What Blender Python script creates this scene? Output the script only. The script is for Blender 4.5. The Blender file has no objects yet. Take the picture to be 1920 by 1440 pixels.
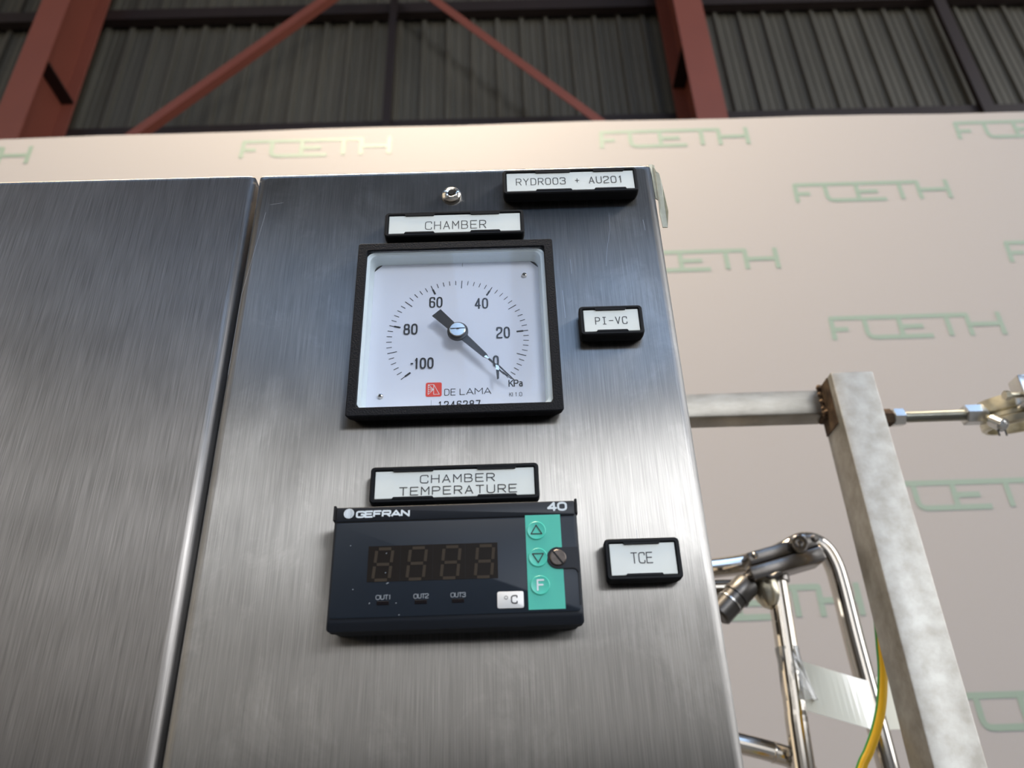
import bpy, bmesh, math, random
from mathutils import Vector, Matrix
random.seed(4)
PI = math.pi
SC = bpy.context.scene
COL = SC.collection
Z0 = 1.9                       # the cabinet top stands 1.9 m above the floor; builders below count z from that top

# ------------------------------------------------------------------ camera
cam_d = bpy.data.cameras.new('camera')
cam_d.sensor_width = 36.0
cam_d.lens = 1484.2 * 36 / 1920
cam_d.clip_start = 0.02
cam_d.clip_end = 100
cam = bpy.data.objects.new('camera', cam_d)
COL.objects.link(cam)
_r = Vector((0.99951559, 0.00622573, -0.03049301))
_u = Vector((0.02967201, -0.48621813, 0.87333356))
_f = Vector((0.00938912, 0.8738153, 0.48616733))
_m = Matrix((( _r.x, _u.x, -_f.x), (_r.y, _u.y, -_f.y), (_r.z, _u.z, -_f.z))).to_4x4()
_m.translation = (-0.0824817, -0.3144967, -0.3091453 + Z0)
cam.matrix_world = _m
cam_d.dof.use_dof = True
cam_d.dof.focus_distance = 0.39
cam_d.dof.aperture_fstop = 12
SC.camera = cam

# ------------------------------------------------------------------ light and exposure
SC.view_settings.view_transform = 'Standard'
SC.view_settings.look = 'None'
SC.view_settings.gamma = 1
SC.view_settings.use_curve_mapping = False
SC.view_settings.exposure = 0.0
SC.cycles.max_bounces = 8
SC.cycles.sample_clamp_indirect = 6
w = bpy.data.worlds.new('sky')
w.use_nodes = True
w.node_tree.nodes['Background'].inputs[0].default_value = (0.75, 0.85, 1.0, 1)
w.node_tree.nodes['Background'].inputs[1].default_value = 1.0
SC.world = w
WINDOW_GLOW = 4.0             # daylight seen through the gable windows
ROOF_GLOW = 4.0                # the dusty translucent rooflights

def area(name, loc, target, sx, sy, power, col):
    d = bpy.data.lights.new(name, 'AREA')
    d.shape = 'RECTANGLE'; d.size = sx; d.size_y = sy; d.energy = power; d.color = col
    o = bpy.data.objects.new(name, d); COL.objects.link(o)
    o.location = loc
    o.rotation_euler = (Vector(target) - Vector(loc)).to_track_quat('-Z', 'Y').to_euler()
    return o
# warm high-bay lamps hanging above the work area, daylight from a high window behind on the right
wl = area('warm_lamp', (-0.45, -0.1, Z0 + 3.9), (-0.3, 1.3, Z0 + 1.2), 1.2, 1.2, 200, (1.0, 0.82, 0.59))
wl.data.spread = math.radians(130)
area('high_window_daylight', (4.2, -8.2, 5.1), (-0.1, 0, 1.75), 2.6, 1.8, 335, (0.93, 0.96, 1.0))

# ------------------------------------------------------------------ materials
def new_mat(name):
    m = bpy.data.materials.new(name); m.use_nodes = True
    return m, m.node_tree, m.node_tree.nodes['Principled BSDF']

def nd(t, kind, **kw):
    n = t.nodes.new(kind)
    for k, v in kw.items(): setattr(n, k, v)
    return n

def plain(name, col, rough=0.5, metal=0.0, spec=0.5, emit=0.0, noise=0.0, nscale=200.0, bump=0.0, coat=0.0):
    m, t, b = new_mat(name)
    c = (*col, 1)
    b.inputs['Base Color'].default_value = c
    b.inputs['Roughness'].default_value = rough
    b.inputs['Metallic'].default_value = metal
    b.inputs['Specular IOR Level'].default_value = spec
    b.inputs['Coat Weight'].default_value = coat
    if emit:
        b.inputs['Emission Color'].default_value = c
        b.inputs['Emission Strength'].default_value = emit
    if noise or bump:
        g = nd(t, 'ShaderNodeNewGeometry')
        n = nd(t, 'ShaderNodeTexNoise'); n.inputs['Scale'].default_value = nscale; n.inputs['Detail'].default_value = 4
        t.links.new(g.outputs['Position'], n.inputs['Vector'])
        if noise:
            mx = nd(t, 'ShaderNodeMix', data_type='RGBA')
            mx.inputs[6].default_value = tuple(max(0, v * (1 - noise)) for v in col) + (1,)
            mx.inputs[7].default_value = tuple(min(1, v * (1 + noise)) for v in col) + (1,)
            t.links.new(n.outputs['Fac'], mx.inputs[0]); t.links.new(mx.outputs[2], b.inputs['Base Color'])
        if bump:
            bp = nd(t, 'ShaderNodeBump'); bp.inputs['Strength'].default_value = bump; bp.inputs['Distance'].default_value = 0.0005
            t.links.new(n.outputs['Fac'], bp.inputs['Height']); t.links.new(bp.outputs['Normal'], b.inputs['Normal'])
    return m

def brushed(name, col, rough, aniso, streak, smudge=0.0, bump=0.25):
    """vertically brushed stainless steel"""
    m, t, b = new_mat(name)
    b.inputs['Metallic'].default_value = 1.0
    b.inputs['Anisotropic'].default_value = aniso
    g = nd(t, 'ShaderNodeNewGeometry')
    tg = nd(t, 'ShaderNodeVectorMath', operation='CROSS_PRODUCT'); tg.inputs[0].default_value = (0, 0, 1)   # across the vertical grain
    t.links.new(g.outputs['True Normal'], tg.inputs[1]); t.links.new(tg.outputs[0], b.inputs['Tangent'])
    def streaks(sx, sz, det):
        mp = nd(t, 'ShaderNodeMapping'); mp.inputs['Scale'].default_value = (sx, sx, sz)
        n = nd(t, 'ShaderNodeTexNoise'); n.inputs['Scale'].default_value = 1; n.inputs['Detail'].default_value = det
        t.links.new(g.outputs['Position'], mp.inputs[0]); t.links.new(mp.outputs[0], n.inputs['Vector'])
        return n
    a = streaks(2600, 45, 3); c = streaks(700, 12, 2); s = streaks(38, 26, 5)
    def rng(src, lo, hi, f0=0.3, f1=0.7):
        r = nd(t, 'ShaderNodeMapRange'); r.inputs[1].default_value = f0; r.inputs[2].default_value = f1
        r.inputs[3].default_value = lo; r.inputs[4].default_value = hi
        t.links.new(src.outputs['Fac'], r.inputs[0]); return r
    def mul(x, y):
        q = nd(t, 'ShaderNodeMath', operation='MULTIPLY'); t.links.new(x.outputs[0], q.inputs[0]); t.links.new(y.outputs[0], q.inputs[1]); return q
    k = mul(mul(rng(a, 1 - streak, 1 + streak), rng(c, 1 - streak * .4, 1 + streak * .4)), rng(s, 1 - smudge, 1 + smudge))
    cc = nd(t, 'ShaderNodeVectorMath', operation='SCALE'); cc.inputs[0].default_value = col
    t.links.new(k.outputs[0], cc.inputs['Scale']); t.links.new(cc.outputs[0], b.inputs['Base Color'])
    if smudge > .04:                    # wiped marks and glue haze, a little paler than the clean steel
        h = streaks(30, 22, 8); h.inputs['Roughness'].default_value = .72; h.inputs['Distortion'].default_value = .5
        k = mul(k, rng(h, 1.0, 1.2, .52, .68))
        t.links.new(k.outputs[0], cc.inputs['Scale'])
    rr = rng(s, rough * (1 - .04 - smudge), rough * (1 + .04 + smudge)); t.links.new(rr.outputs[0], b.inputs['Roughness'])
    bp = nd(t, 'ShaderNodeBump'); bp.inputs['Strength'].default_value = bump; bp.inputs['Distance'].default_value = 0.00008
    t.links.new(a.outputs['Fac'], bp.inputs['Height']); t.links.new(bp.outputs['Normal'], b.inputs['Normal'])
    return m

def stained(name, col, dark, rough, scale, metal=1.0, amount=.5, streak=(1, 1, 1)):
    m, t, b = new_mat(name)
    b.inputs['Metallic'].default_value = metal; b.inputs['Roughness'].default_value = rough
    g = nd(t, 'ShaderNodeNewGeometry')
    mp = nd(t, 'ShaderNodeMapping'); mp.inputs['Scale'].default_value = streak
    n = nd(t, 'ShaderNodeTexNoise'); n.inputs['Scale'].default_value = scale; n.inputs['Detail'].default_value = 6; n.inputs['Roughness'].default_value = .6
    t.links.new(g.outputs['Position'], mp.inputs[0]); t.links.new(mp.outputs[0], n.inputs['Vector'])
    r = nd(t, 'ShaderNodeValToRGB'); r.color_ramp.elements[0].position = .5 - amount / 2; r.color_ramp.elements[1].position = .5 + amount / 2
    r.color_ramp.elements[0].color = (*dark, 1); r.color_ramp.elements[1].color = (*col, 1)
    t.links.new(n.outputs['Fac'], r.inputs[0]); t.links.new(r.outputs[0], b.inputs['Base Color'])
    bp = nd(t, 'ShaderNodeBump'); bp.inputs['Strength'].default_value = .2; bp.inputs['Distance'].default_value = 0.0004
    t.links.new(n.outputs['Fac'], bp.inputs['Height']); t.links.new(bp.outputs['Normal'], b.inputs['Normal'])
    return m

def clear(name, col, rough, opacity, milky=0.0):
    """thin clear sheet: transparent with a Fresnel gloss and a little milkiness"""
    m = bpy.data.materials.new(name); m.use_nodes = True; t = m.node_tree; t.nodes.clear()
    o = nd(t, 'ShaderNodeOutputMaterial'); tr = nd(t, 'ShaderNodeBsdfTransparent'); gl = nd(t, 'ShaderNodeBsdfGlossy')
    df = nd(t, 'ShaderNodeBsdfDiffuse'); df.inputs[0].default_value = (*col, 1); tr.inputs[0].default_value = (*[1 - (1 - c) * .2 for c in col], 1)
    gl.inputs['Roughness'].default_value = rough
    fr = nd(t, 'ShaderNodeFresnel'); fr.inputs[0].default_value = 1.45
    m1 = nd(t, 'ShaderNodeMixShader'); m1.inputs[0].default_value = milky
    t.links.new(tr.outputs[0], m1.inputs[1]); t.links.new(df.outputs[0], m1.inputs[2])
    m2 = nd(t, 'ShaderNodeMixShader'); k = nd(t, 'ShaderNodeMath', operation='MULTIPLY'); k.inputs[1].default_value = opacity
    t.links.new(fr.outputs[0], k.inputs[0]); t.links.new(k.outputs[0], m2.inputs[0])
    t.links.new(m1.outputs[0], m2.inputs[1]); t.links.new(gl.outputs[0], m2.inputs[2]); t.links.new(m2.outputs[0], o.inputs[0])
    return m

M = {
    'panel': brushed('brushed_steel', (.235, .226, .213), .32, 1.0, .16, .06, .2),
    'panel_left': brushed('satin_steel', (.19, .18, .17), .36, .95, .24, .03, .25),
    'tube': stained('weathered_tube_steel', (.38, .37, .34), (.27, .255, .225), .50, 70, 1, .35),
    'rail': stained('welded_rail_steel', (.34, .32, .28), (.22, .20, .17), .48, 30, 1, .4, (1, 1, 3)),
    'weld': stained('heat_tinted_weld', (.20, .14, .09), (.05, .035, .03), .75, 90, 1, .4),
    'pipe': plain('polished_pipe', (.62, .58, .52), .10, 1.0),
    'fitting': plain('dark_cast_fitting', (.20, .185, .17), .25, 1.0, noise=.3, nscale=120),
    'gunmetal': plain('gunmetal', (.09, .085, .08), .35, .8),
    'zinc': plain('zinc_plating', (.62, .62, .60), .25, 1.0, noise=.15, nscale=300),
    'thread': plain('dark_thread', (.36, .37, .34), .32, 1.0),
    'cast': plain('yellow_zinc_cast', (.60, .56, .44), .30, 1.0, noise=.22, nscale=180, bump=.5),
    'blk': plain('black_plastic', (.006, .007, .009), .5, spec=.16, noise=.2, nscale=900),
    'blk_gauge': plain('black_bezel_plastic', (.008, .009, .012), .6, spec=.14, noise=.25, nscale=1300, bump=.5),
    'slate': plain('slate_membrane', (.016, .023, .034), .45, spec=.22, noise=.08, nscale=60),
    'slate2': plain('slate_bezel', (.009, .012, .018), .45, spec=.3),
    'groove': plain('groove_black', (.003, .003, .004), .8),
    'window': plain('smoked_display', (.010, .007, .005), .4, spec=.15),
    'segment': plain('unlit_segment', (.046, .035, .024), .5, spec=.15),
    'led': plain('unlit_lamp', (.004, .002, .003), .4, spec=.1),
    'green': plain('mint_keypad', (.065, .52, .40), .45),
    'green2': plain('mint_button', (.072, .56, .43), .38),
    'white_ink': plain('white_ink', (.75, .82, .86), .6),
    'grey_ink': plain('grey_ink', (.30, .33, .36), .6),
    'ink': plain('black_ink', (.008, .008, .010), .55),
    'insert': plain('label_insert', (.80, .84, .80), .42, noise=.06, nscale=70),
    'insert_ink': plain('engraved_ink', (.045, .048, .05), .6),
    'rim': plain('white_rim_paint', (.70, .77, .78), .38),
    'dial': plain('white_dial', (.76, .78, .86), .55),
    'dial_back': plain('grey_case_paint', (.20, .20, .21), .6),
    'red': plain('red_badge', (.80, .05, .025), .5),
    'scratch': plain('bright_scratch', (.42, .44, .47), .5, .6),
    'chrome': plain('screw_steel', (.66, .62, .56), .16, 1.0),
    'screw_dark': plain('worn_screw', (.10, .085, .075), .4, .9, noise=.4, nscale=500),
    'sticker': plain('white_sticker', (.82, .82, .80), .35),
    'tape': plain('aged_tape', (.50, .50, .40), .35, noise=.25, nscale=300),
    'banner': plain('cream_vinyl', (.300, .286, .284), .55, spec=.12),
    'print': plain('pale_green_print', (.180, .240, .195), .5),
    'red_steel': plain('red_oxide_paint', (.19, .050, .030), .5, noise=.12, nscale=3),
    'red_dark': plain('dark_red_oxide', (.013, .005, .003), .6, noise=.2, nscale=3),  # very dark red; on the stiffeners it carries the underside shade
    'cladding': stained('grey_cladding', (.085, .075, .055), (.050, .043, .030), .6, 1.6, 0, .5, (1, 1, .4)),
    'yellow': plain('yellow_cable', (.72, .42, .01), .35),
    'cable_green': plain('green_cable_stripe', (.03, .22, .03), .35),
    'floor': stained('concrete', (.17, .165, .16), (.11, .105, .10), .6, 3, 0, .5),
    'roof': plain('dark_roof_sheet', (.10, .10, .11), .7),
    'wall': plain('grey_wall_sheet', (.44, .41, .37), .7),
    'winframe': plain('window_frame', (.2, .2, .2), .5),
    'daylight': plain('window_daylight', (.97, .98, 1.0), .5, emit=WINDOW_GLOW),
    'side_daylight': plain('side_window_daylight', (.97, .98, 1.0), .5, emit=4.2),
    'left_fill': plain('left_fill_glow', (1.0, .82, .58), .5, emit=.75),  # glow of the unseen fill panes added on the left wall
    'front_fill': plain('front_fill_glow', (.97, .94, .90), .5, emit=1.35),  # glow of the added lower fill panes behind the camera
    'rooflight': plain('rooflight_glow', (.42, .63, 1.0), .5, emit=ROOF_GLOW),
    'glass': clear('instrument_glass', (.9, .95, 1.0), .03, .16, .01),
    'film': clear('clear_film', (.80, .82, .80), .12, 2.4, .30),
    'milky': clear('milky_film', (.80, .80, .70), .4, .4, .88),
}

# ------------------------------------------------------------------ mesh helpers
class G:
    def __init__(s): s.bm = bmesh.new()
    def face(s, vs, mi=0):
        try:
            f = s.bm.faces.new(vs); f.material_index = mi; return f
        except ValueError: return None
    def box(s, x0, x1, y0, y1, z0, z1, r=0, seg=2):
        q = bmesh.new(); bmesh.ops.create_cube(q, size=1)
        for v in q.verts: v.co = Vector(((x0+x1)/2 + v.co.x*(x1-x0), (y0+y1)/2 + v.co.y*(y1-y0), (z0+z1)/2 + v.co.z*(z1-z0)))
        if r: bmesh.ops.bevel(q, geom=q.edges[:], offset=r, segments=seg, profile=.5, affect='EDGES')
        s.merge(q); return s
    def merge(s, q, mat=None):
        mp = {}
        for v in q.verts: mp[v] = s.bm.verts.new(mat @ v.co if mat else v.co)
        for f in q.faces: s.face([mp[v] for v in f.verts], f.material_index)
        q.free()
    def loft(s, loops, cap0=False, cap1=False, mi=0, closed=False):
        L = [[s.bm.verts.new(p) for p in lp] for lp in loops]
        n = len(L[0]); prs = list(zip(L, L[1:])) + ([(L[-1], L[0])] if closed else [])
        for a, b in prs:
            for i in range(n): s.face([a[i], a[(i+1) % n], b[(i+1) % n], b[i]], mi)
        if cap0: s.face(L[0][::-1], mi)
        if cap1: s.face(L[-1], mi)
        return s
    def prism(s, pts, y0, y1, mi=0):            # outline in x,z
        return s.loft([[(x, y0, z) for x, z in pts], [(x, y1, z) for x, z in pts]], True, True, mi)
    def lathe(s, base, axis, prof, n=24, mi=0, cap=True, ph=0.0):
        a = Vector(axis).normalized(); u = a.orthogonal().normalized(); v = a.cross(u); b = Vector(base)
        loops = [[b + a*t + (u*math.cos(ph + 2*PI*i/n) + v*math.sin(ph + 2*PI*i/n))*max(r, 1e-6) for i in range(n)] for t, r in prof]
        return s.loft(loops, cap, cap, mi)
    def cyl(s, p0, p1, r, n=20, r2=None, ph=0.0):
        d = Vector(p1) - Vector(p0)
        return s.lathe(p0, d, [(0, r), (d.length, r if r2 is None else r2)], n, ph=ph)
    def tube(s, path, r, n=16, mats=None, sub=6):
        P = smooth(path, sub) if sub else [Vector(p) for p in path]
        t0 = (P[1]-P[0]).normalized(); up = Vector((0, -1, 0))
        loops = []
        for i, p in enumerate(P):
            t = (P[min(i+1, len(P)-1)] - P[max(i-1, 0)]).normalized()
            side = t.cross(up).normalized(); nn = side.cross(t)
            rr = r(i/(len(P)-1)) if callable(r) else r
            loops.append([p + (side*math.cos(2*PI*k/n) + nn*math.sin(2*PI*k/n))*rr for k in range(n)])
        L = [[s.bm.verts.new(q) for q in lp] for lp in loops]
        for a, b in zip(L, L[1:]):
            for k in range(n): s.face([a[k], a[(k+1) % n], b[(k+1) % n], b[k]], mats(k, n) if mats else 0)
        s.face(L[0][::-1]); s.face(L[-1]); return s
    def strokes(s, lines, wd, y, cap=True):
        """flat ribbons in the x,z plane at y, rounded ends"""
        h = wd/2; step = wd*.0012; y -= getattr(s, 'k', 0)*step
        for pl in lines:
            for (x0, z0), (x1, z1) in zip(pl, pl[1:]):
                y -= step; s.k = getattr(s, 'k', 0) + 1
                d = math.hypot(x1-x0, z1-z0)
                if d < 1e-9: continue
                nx, nz = -(z1-z0)/d*h, (x1-x0)/d*h
                s.face([s.bm.verts.new((a, y, b)) for a, b in ((x0-nx, z0-nz), (x1-nx, z1-nz), (x1+nx, z1+nz), (x0+nx, z0+nz))])
            pts = pl if cap else pl[1:-1]
            for x, z in pts:
                y -= step; s.k = getattr(s, 'k', 0) + 1
                s.face([s.bm.verts.new((x+h*math.cos(PI*k/4), y, z+h*math.sin(PI*k/4))) for k in range(8)])
        return s

def smooth(path, sub):
    P = [Vector(p) for p in path]; out = []
    for i in range(len(P)-1):
        a = P[max(i-1, 0)]; b = P[i]; c = P[i+1]; d = P[min(i+2, len(P)-1)]
        for k in range(sub):
            t = k/sub
            out.append(.5*((2*b) + (c-a)*t + (2*a-5*b+4*c-d)*t*t + (3*b-3*c+d-a)*t**3))
    out.append(P[-1]); return out

def rr(x0, x1, z0, z1, y, r=0.0, n=4):
    """rounded rectangle loop at depth y"""
    out = []; r = max(r, 1e-5)
    for cx, cz, a in ((x1-r, z1-r, 0), (x0+r, z1-r, PI/2), (x0+r, z0+r, PI), (x1-r, z0+r, 1.5*PI)):
        for k in range(n+1):
            t = a + PI/2*k/n; out.append((cx + r*math.cos(t), y, cz + r*math.sin(t)))
    return out

def thing(name, label, cat, loc, group=None, kind=None):
    o = bpy.data.objects.new(name, None); COL.objects.link(o)
    o.empty_display_size = .05
    o.location = (loc[0], loc[1], loc[2] + Z0)
    if label: o['label'] = label
    if cat: o['category'] = cat
    if group: o['group'] = group
    if kind: o['kind'] = kind
    return o

def wloc(o):
    v = Vector(o.location)
    return v if o.parent is None else v + wloc(o.parent)

def obj(name, g, mats, parent=None, label=None, cat=None, group=None, kind=None, uv=False, sharp=35, flip=True):
    if flip: bmesh.ops.recalc_face_normals(g.bm, faces=g.bm.faces[:])
    me = bpy.data.meshes.new(name)
    off = Vector((0, 0, Z0)) - (wloc(parent) if parent else Vector((0, 0, 0)))
    if parent is None:                       # origin at the bottom centre of the thing
        xs = [v.co.x for v in g.bm.verts]; ys = [v.co.y for v in g.bm.verts]; zs = [v.co.z for v in g.bm.verts]
        org = Vector(((min(xs)+max(xs))/2, (min(ys)+max(ys))/2, min(zs)))
        for v in g.bm.verts: v.co -= org
    else:
        for v in g.bm.verts: v.co += off
    if uv:
        lay = g.bm.loops.layers.uv.new('UVMap')
        xs = [v.co.x for v in g.bm.verts]; c = (min(xs)+max(xs))/2; zt = max(v.co.z for v in g.bm.verts)
        for f in g.bm.faces:
            for l in f.loops:
                p = l.vert.co; s = 1 if p.x > c else -1
                l[lay].uv = (p.x + s*p.y, p.z - (p.y if abs(p.z-zt) < .02 else 0))
    g.bm.to_mesh(me); g.bm.free()
    for m in (mats if isinstance(mats, (list, tuple)) else [mats]): me.materials.append(M[m])
    if sharp:
        me.polygons.foreach_set('use_smooth', [True]*len(me.polygons)); me.set_sharp_from_angle(angle=math.radians(sharp))
        if uv:
            for p in me.polygons:
                if abs(p.normal.y) > .9999: p.use_smooth = False
    o = bpy.data.objects.new(name, me); COL.objects.link(o)
    if parent: o.parent = parent
    else: o.location = org + Vector((0, 0, Z0))
    if label: o['label'] = label
    if cat: o['category'] = cat
    if group: o['group'] = group
    if kind: o['kind'] = kind
    return o

def twin(o, dx, dy, dz, parent=None):
    c = o.copy(); COL.objects.link(c); c.location = Vector(o.location) + Vector((dx, dy, dz))
    if parent: c.parent = parent
    return c

# ------------------------------------------------------------------ stroke lettering on a 4 x 6 grid
def fil(pts, r, closed=False, n=4):
    """round the corners of a polyline"""
    P = [Vector(p) for p in pts]; N = len(P); out = []
    for i, p in enumerate(P):
        if not closed and i in (0, N-1): out.append(tuple(p)); continue
        a = P[(i-1) % N]; b = P[(i+1) % N]
        u = (a-p); v = (b-p); k = min(r, u.length*.5, v.length*.5); u.normalize(); v.normalize()
        s, e = p+u*k, p+v*k
        for j in range(n+1):
            t = j/n; q = s*(1-t)**2 + p*2*t*(1-t) + e*t*t; out.append((q.x, q.y))
    if closed: out.append(out[0])
    return out
def glyph(c, r=1.6):
    R = lambda p, k=r, cl=False: fil(p, k, cl)
    bowl = [R([(0, 6), (4, 6), (4, 2.8), (0, 2.8)])]
    D = {
        '0': [R([(0, 0), (4, 0), (4, 6), (0, 6)], r, True)], 'O': [R([(0, 0), (4, 0), (4, 6), (0, 6)], r, True)],
        '1': [[(1, 4.9), (2.3, 6), (2.3, 0)]],
        '2': [R([(0, 4.6), (0, 6), (4, 6), (4, 3.4), (0, 1.6), (0, 0)], 1.4), [(0, 0), (4, 0)]],
        '3': [R([(0, 4.9), (0, 6), (4, 6), (4, 3.2), (1.6, 3.2)], 1.2), R([(1.6, 3.2), (4, 3.2), (4, 0), (0, 0), (0, 1.1)], 1.2)],
        '4': [[(3, 0), (3, 6), (0, 1.7), (4, 1.7)]],
        '6': [R([(3.9, 4.8), (3.9, 6), (0, 6), (0, 0), (4, 0), (4, 3.4), (0, 3.4)], 1.5)],
        '7': [[(0, 6), (4, 6), (1.6, 0)]],
        '8': [R([(.2, 3.2), (3.8, 3.2), (3.8, 6), (.2, 6)], 1.2, True), R([(0, 0), (4, 0), (4, 3.2), (0, 3.2)], 1.3, True)],
        'A': [[(0, 0), (2, 6), (4, 0)], [(.7, 1.9), (3.3, 1.9)]],
        'B': [[(0, 0), (0, 6)], R([(0, 6), (3.7, 6), (3.7, 3.1), (0, 3.1)]), R([(0, 3.1), (4, 3.1), (4, 0), (0, 0)])],
        'C': [R([(4, 4.6), (4, 6), (0, 6), (0, 0), (4, 0), (4, 1.4)])],
        'D': [[(0, 0), (0, 6)], R([(0, 6), (4, 6), (4, 0), (0, 0)], 2)],
        'E': [[(4, 6), (0, 6), (0, 0), (4, 0)], [(0, 3.1), (3.5, 3.1)]],
        'F': [[(4, 6), (0, 6), (0, 0)], [(0, 3.1), (3.4, 3.1)]],
        'G': [R([(4, 4.6), (4, 6), (0, 6), (0, 0), (4, 0), (4, 2.9), (2.2, 2.9)], 1.4)],
        'H': [[(0, 0), (0, 6)], [(4, 0), (4, 6)], [(0, 3.1), (4, 3.1)]],
        'I': [[(2, 0), (2, 6)], [(.7, 0), (3.3, 0)], [(.7, 6), (3.3, 6)]],
        'K': [[(0, 0), (0, 6)], [(4, 6), (0, 2.4)], [(1.3, 3.6), (4, 0)]],
        'L': [[(0, 6), (0, 0), (4, 0)]],
        'M': [[(0, 0), (0, 6), (2, 2.4), (4, 6), (4, 0)]],
        'N': [[(0, 0), (0, 6), (4, 0), (4, 6)]],
        'P': [[(0, 0), (0, 6)]] + bowl, 'R': [[(0, 0), (0, 6)], [(2.2, 2.8), (4, 0)]] + bowl,
        'T': [[(0, 6), (4, 6)], [(2, 6), (2, 0)]],
        'U': [R([(0, 6), (0, 0), (4, 0), (4, 6)], 1.8)],
        'V': [[(0, 6), (2, 0), (4, 6)]], 'Y': [[(0, 6), (2, 3), (4, 6)], [(2, 3), (2, 0)]],
        '+': [[(.4, 3), (3.6, 3)], [(2, 4.6), (2, 1.4)]], '-': [[(.2, 3), (3.8, 3)]],
        'a': [R([(.6, 4.2), (3.4, 4.2), (3.4, 0)], 1.2), R([(.3, 0), (3.4, 0), (3.4, 2.4), (.3, 2.4)], 1.1, True)],
        'l': [[(2, 6), (2, 0)]], '.': [[(1.9, 0), (2.1, 0)]],
        'o': [R([(1, 2.6), (3.2, 2.6), (3.2, 5), (1, 5)], 1.1, True)],
    }
    return D.get(c, [])
def text(g, s, x0, x1, z0, z1, wd, y, gap=.5, cap=True, adv=None, slant=0.0, r=1.6):
    """set a line of lettering to fill x0..x1 and z0..z1 (outer edges of the strokes)"""
    n = len(s); x0 += wd/2; x1 -= wd/2; z0 += wd/2; z1 -= wd/2
    wds = [adv.get(c, 1.0) if adv else 1.0 for c in s]
    tot = sum(wds) + gap*(n-1); k = (x1-x0)/tot; x = x0
    for c, q in zip(s, wds):
        for pl in glyph(c, r):
            g.strokes([[(x + (px/4*q)*k + slant*pz/6*(z1-z0), z0 + pz/6*(z1-z0)) for px, pz in pl]], wd, y, cap)
        x += (q+gap)*k
    return g

# ================================================================== the hall
FZ = -Z0
obj('floor', G().box(-9, 9, -20.2, 4.6, FZ-.1, FZ), 'floor', kind='structure')
cl = obj('ceiling', G().box(-9, 9, -20.2, 4.6, 9.1, 9.2), 'roof', kind='structure')
for i in range(6):
    x = -1.0 + i*1.6
    obj('rooflight', G().box(x, x+1.1, -17.0, -11.4, 9.06, 9.10, .01, 1), 'rooflight', cl)
for i in range(4):
    obj('rooflight', G().box(-6.4 + i*4.0, -5.3 + i*4.0, -6.5, -1.5, 9.06, 9.10, .01, 1), 'rooflight', cl)
obj('wall_left', G().box(-9.1, -9, -20.2, 4.6, FZ, 9.1), 'wall', kind='structure')
obj('wall_right', G().box(9, 9.1, -20.2, 4.6, FZ, 9.1), 'wall', kind='structure')
wf = obj('wall_front', G().box(-9, 9, -20.3, -20.2, FZ, 9.1), 'wall', kind='structure')
for i in range(4):
    x = .8 + i*2.0
    wn = thing('window_%d' % (i+1), None, None, (x+.9, -20.15, 6.2), kind='structure')
    g = G(); g.loft([rr(x, x+1.8, 6.1, 8.3, -20.2), rr(x, x+1.8, 6.1, 8.3, -20.12), rr(x+.06, x+1.74, 6.16, 8.24, -20.12), rr(x+.06, x+1.74, 6.16, 8.24, -20.2)], closed=True)
    obj('window_frame', g, 'winframe', wn)
    obj('pane', G().box(x+.06, x+1.74, -20.17, -20.155, 6.16, 8.24), 'daylight', wn)

for i in range(5):      # added unseen window row, glowing to brighten the lower steel
    x = -7.0 + i*3.0
    wn = thing('window_%d' % (i+5), None, None, (x+1.3, -20.15, 1.0), kind='structure')
    g = G(); g.loft([rr(x, x+2.8, 1.0, 5.6, -20.2), rr(x, x+2.8, 1.0, 5.6, -20.12), rr(x+.06, x+2.74, 1.06, 5.54, -20.12), rr(x+.06, x+2.74, 1.06, 5.54, -20.2)], closed=True)
    obj('window_frame', g, 'winframe', wn)
    obj('pane', G().box(x+.06, x+2.74, -20.17, -20.155, 1.06, 5.54), 'front_fill', wn)
for i in range(3):      # windows in the right side wall
    y = -6.5 + i*2.6
    wn = thing('window_%d' % (i+10), None, None, (8.95, y+1.2, .6), kind='structure')
    obj('window_frame', G().box(8.93, 8.99, y, y+2.4, .2, .32), 'winframe', wn)
    obj('window_frame', G().box(8.93, 8.99, y, y+2.4, 8.85, 8.95), 'winframe', wn)
    obj('pane', G().box(8.95, 8.97, y+.05, y+2.35, .32, 8.85), 'side_daylight', wn)

for i in range(3):      # added warm glowing panes, put in to brighten the cabinet's left fold
    y = -6.5 + i*3.0
    wn = thing('window_%d' % (i+14), None, None, (-8.95, y+1.2, .2), kind='structure')
    obj('window_frame', G().box(-8.99, -8.93, y, y+2.4, .2, .32), 'winframe', wn)
    obj('window_frame', G().box(-8.99, -8.93, y, y+2.4, 8.85, 8.95), 'winframe', wn)
    obj('pane', G().box(-8.97, -8.95, y+.05, y+2.35, .32, 8.85), 'left_fill', wn)

# back wall: profiled sheets, each an object
wb = thing('wall_back', None, None, (0, 4.27, FZ), kind='structure')
PITCH = .2146
def sheet_bm(x0, nr):
    prof = []
    for k in range(nr):
        x = x0 + k*PITCH
        prof += [(x, 0), (x+.012, -.004), (x+.022, -.036), (x+.050, -.036), (x+.062, 0), (x+.10, 0), (x+.106, -.007), (x+.112, 0), (x+.16, 0), (x+.166, -.007), (x+.172, 0)]
    prof.append((x0 + nr*PITCH + .01, -.001))
    g = G()
    outline = [(x, 4.27+y) for x, y in prof]
    lo = [(x, y, FZ) for x, y in outline] + [(x, y+.004, FZ) for x, y in outline[::-1]]
    hi = [(x, y, 9.05) for x, y, z in lo]
    g.loft([lo, hi], False, False); return g
first = obj('cladding_sheet', sheet_bm(-8.9 + .012, 5), 'cladding', wb, sharp=20)
for i in range(1, 16):
    twin(first, i*5*PITCH, (i % 2)*.0015, 0, wb)

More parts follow.
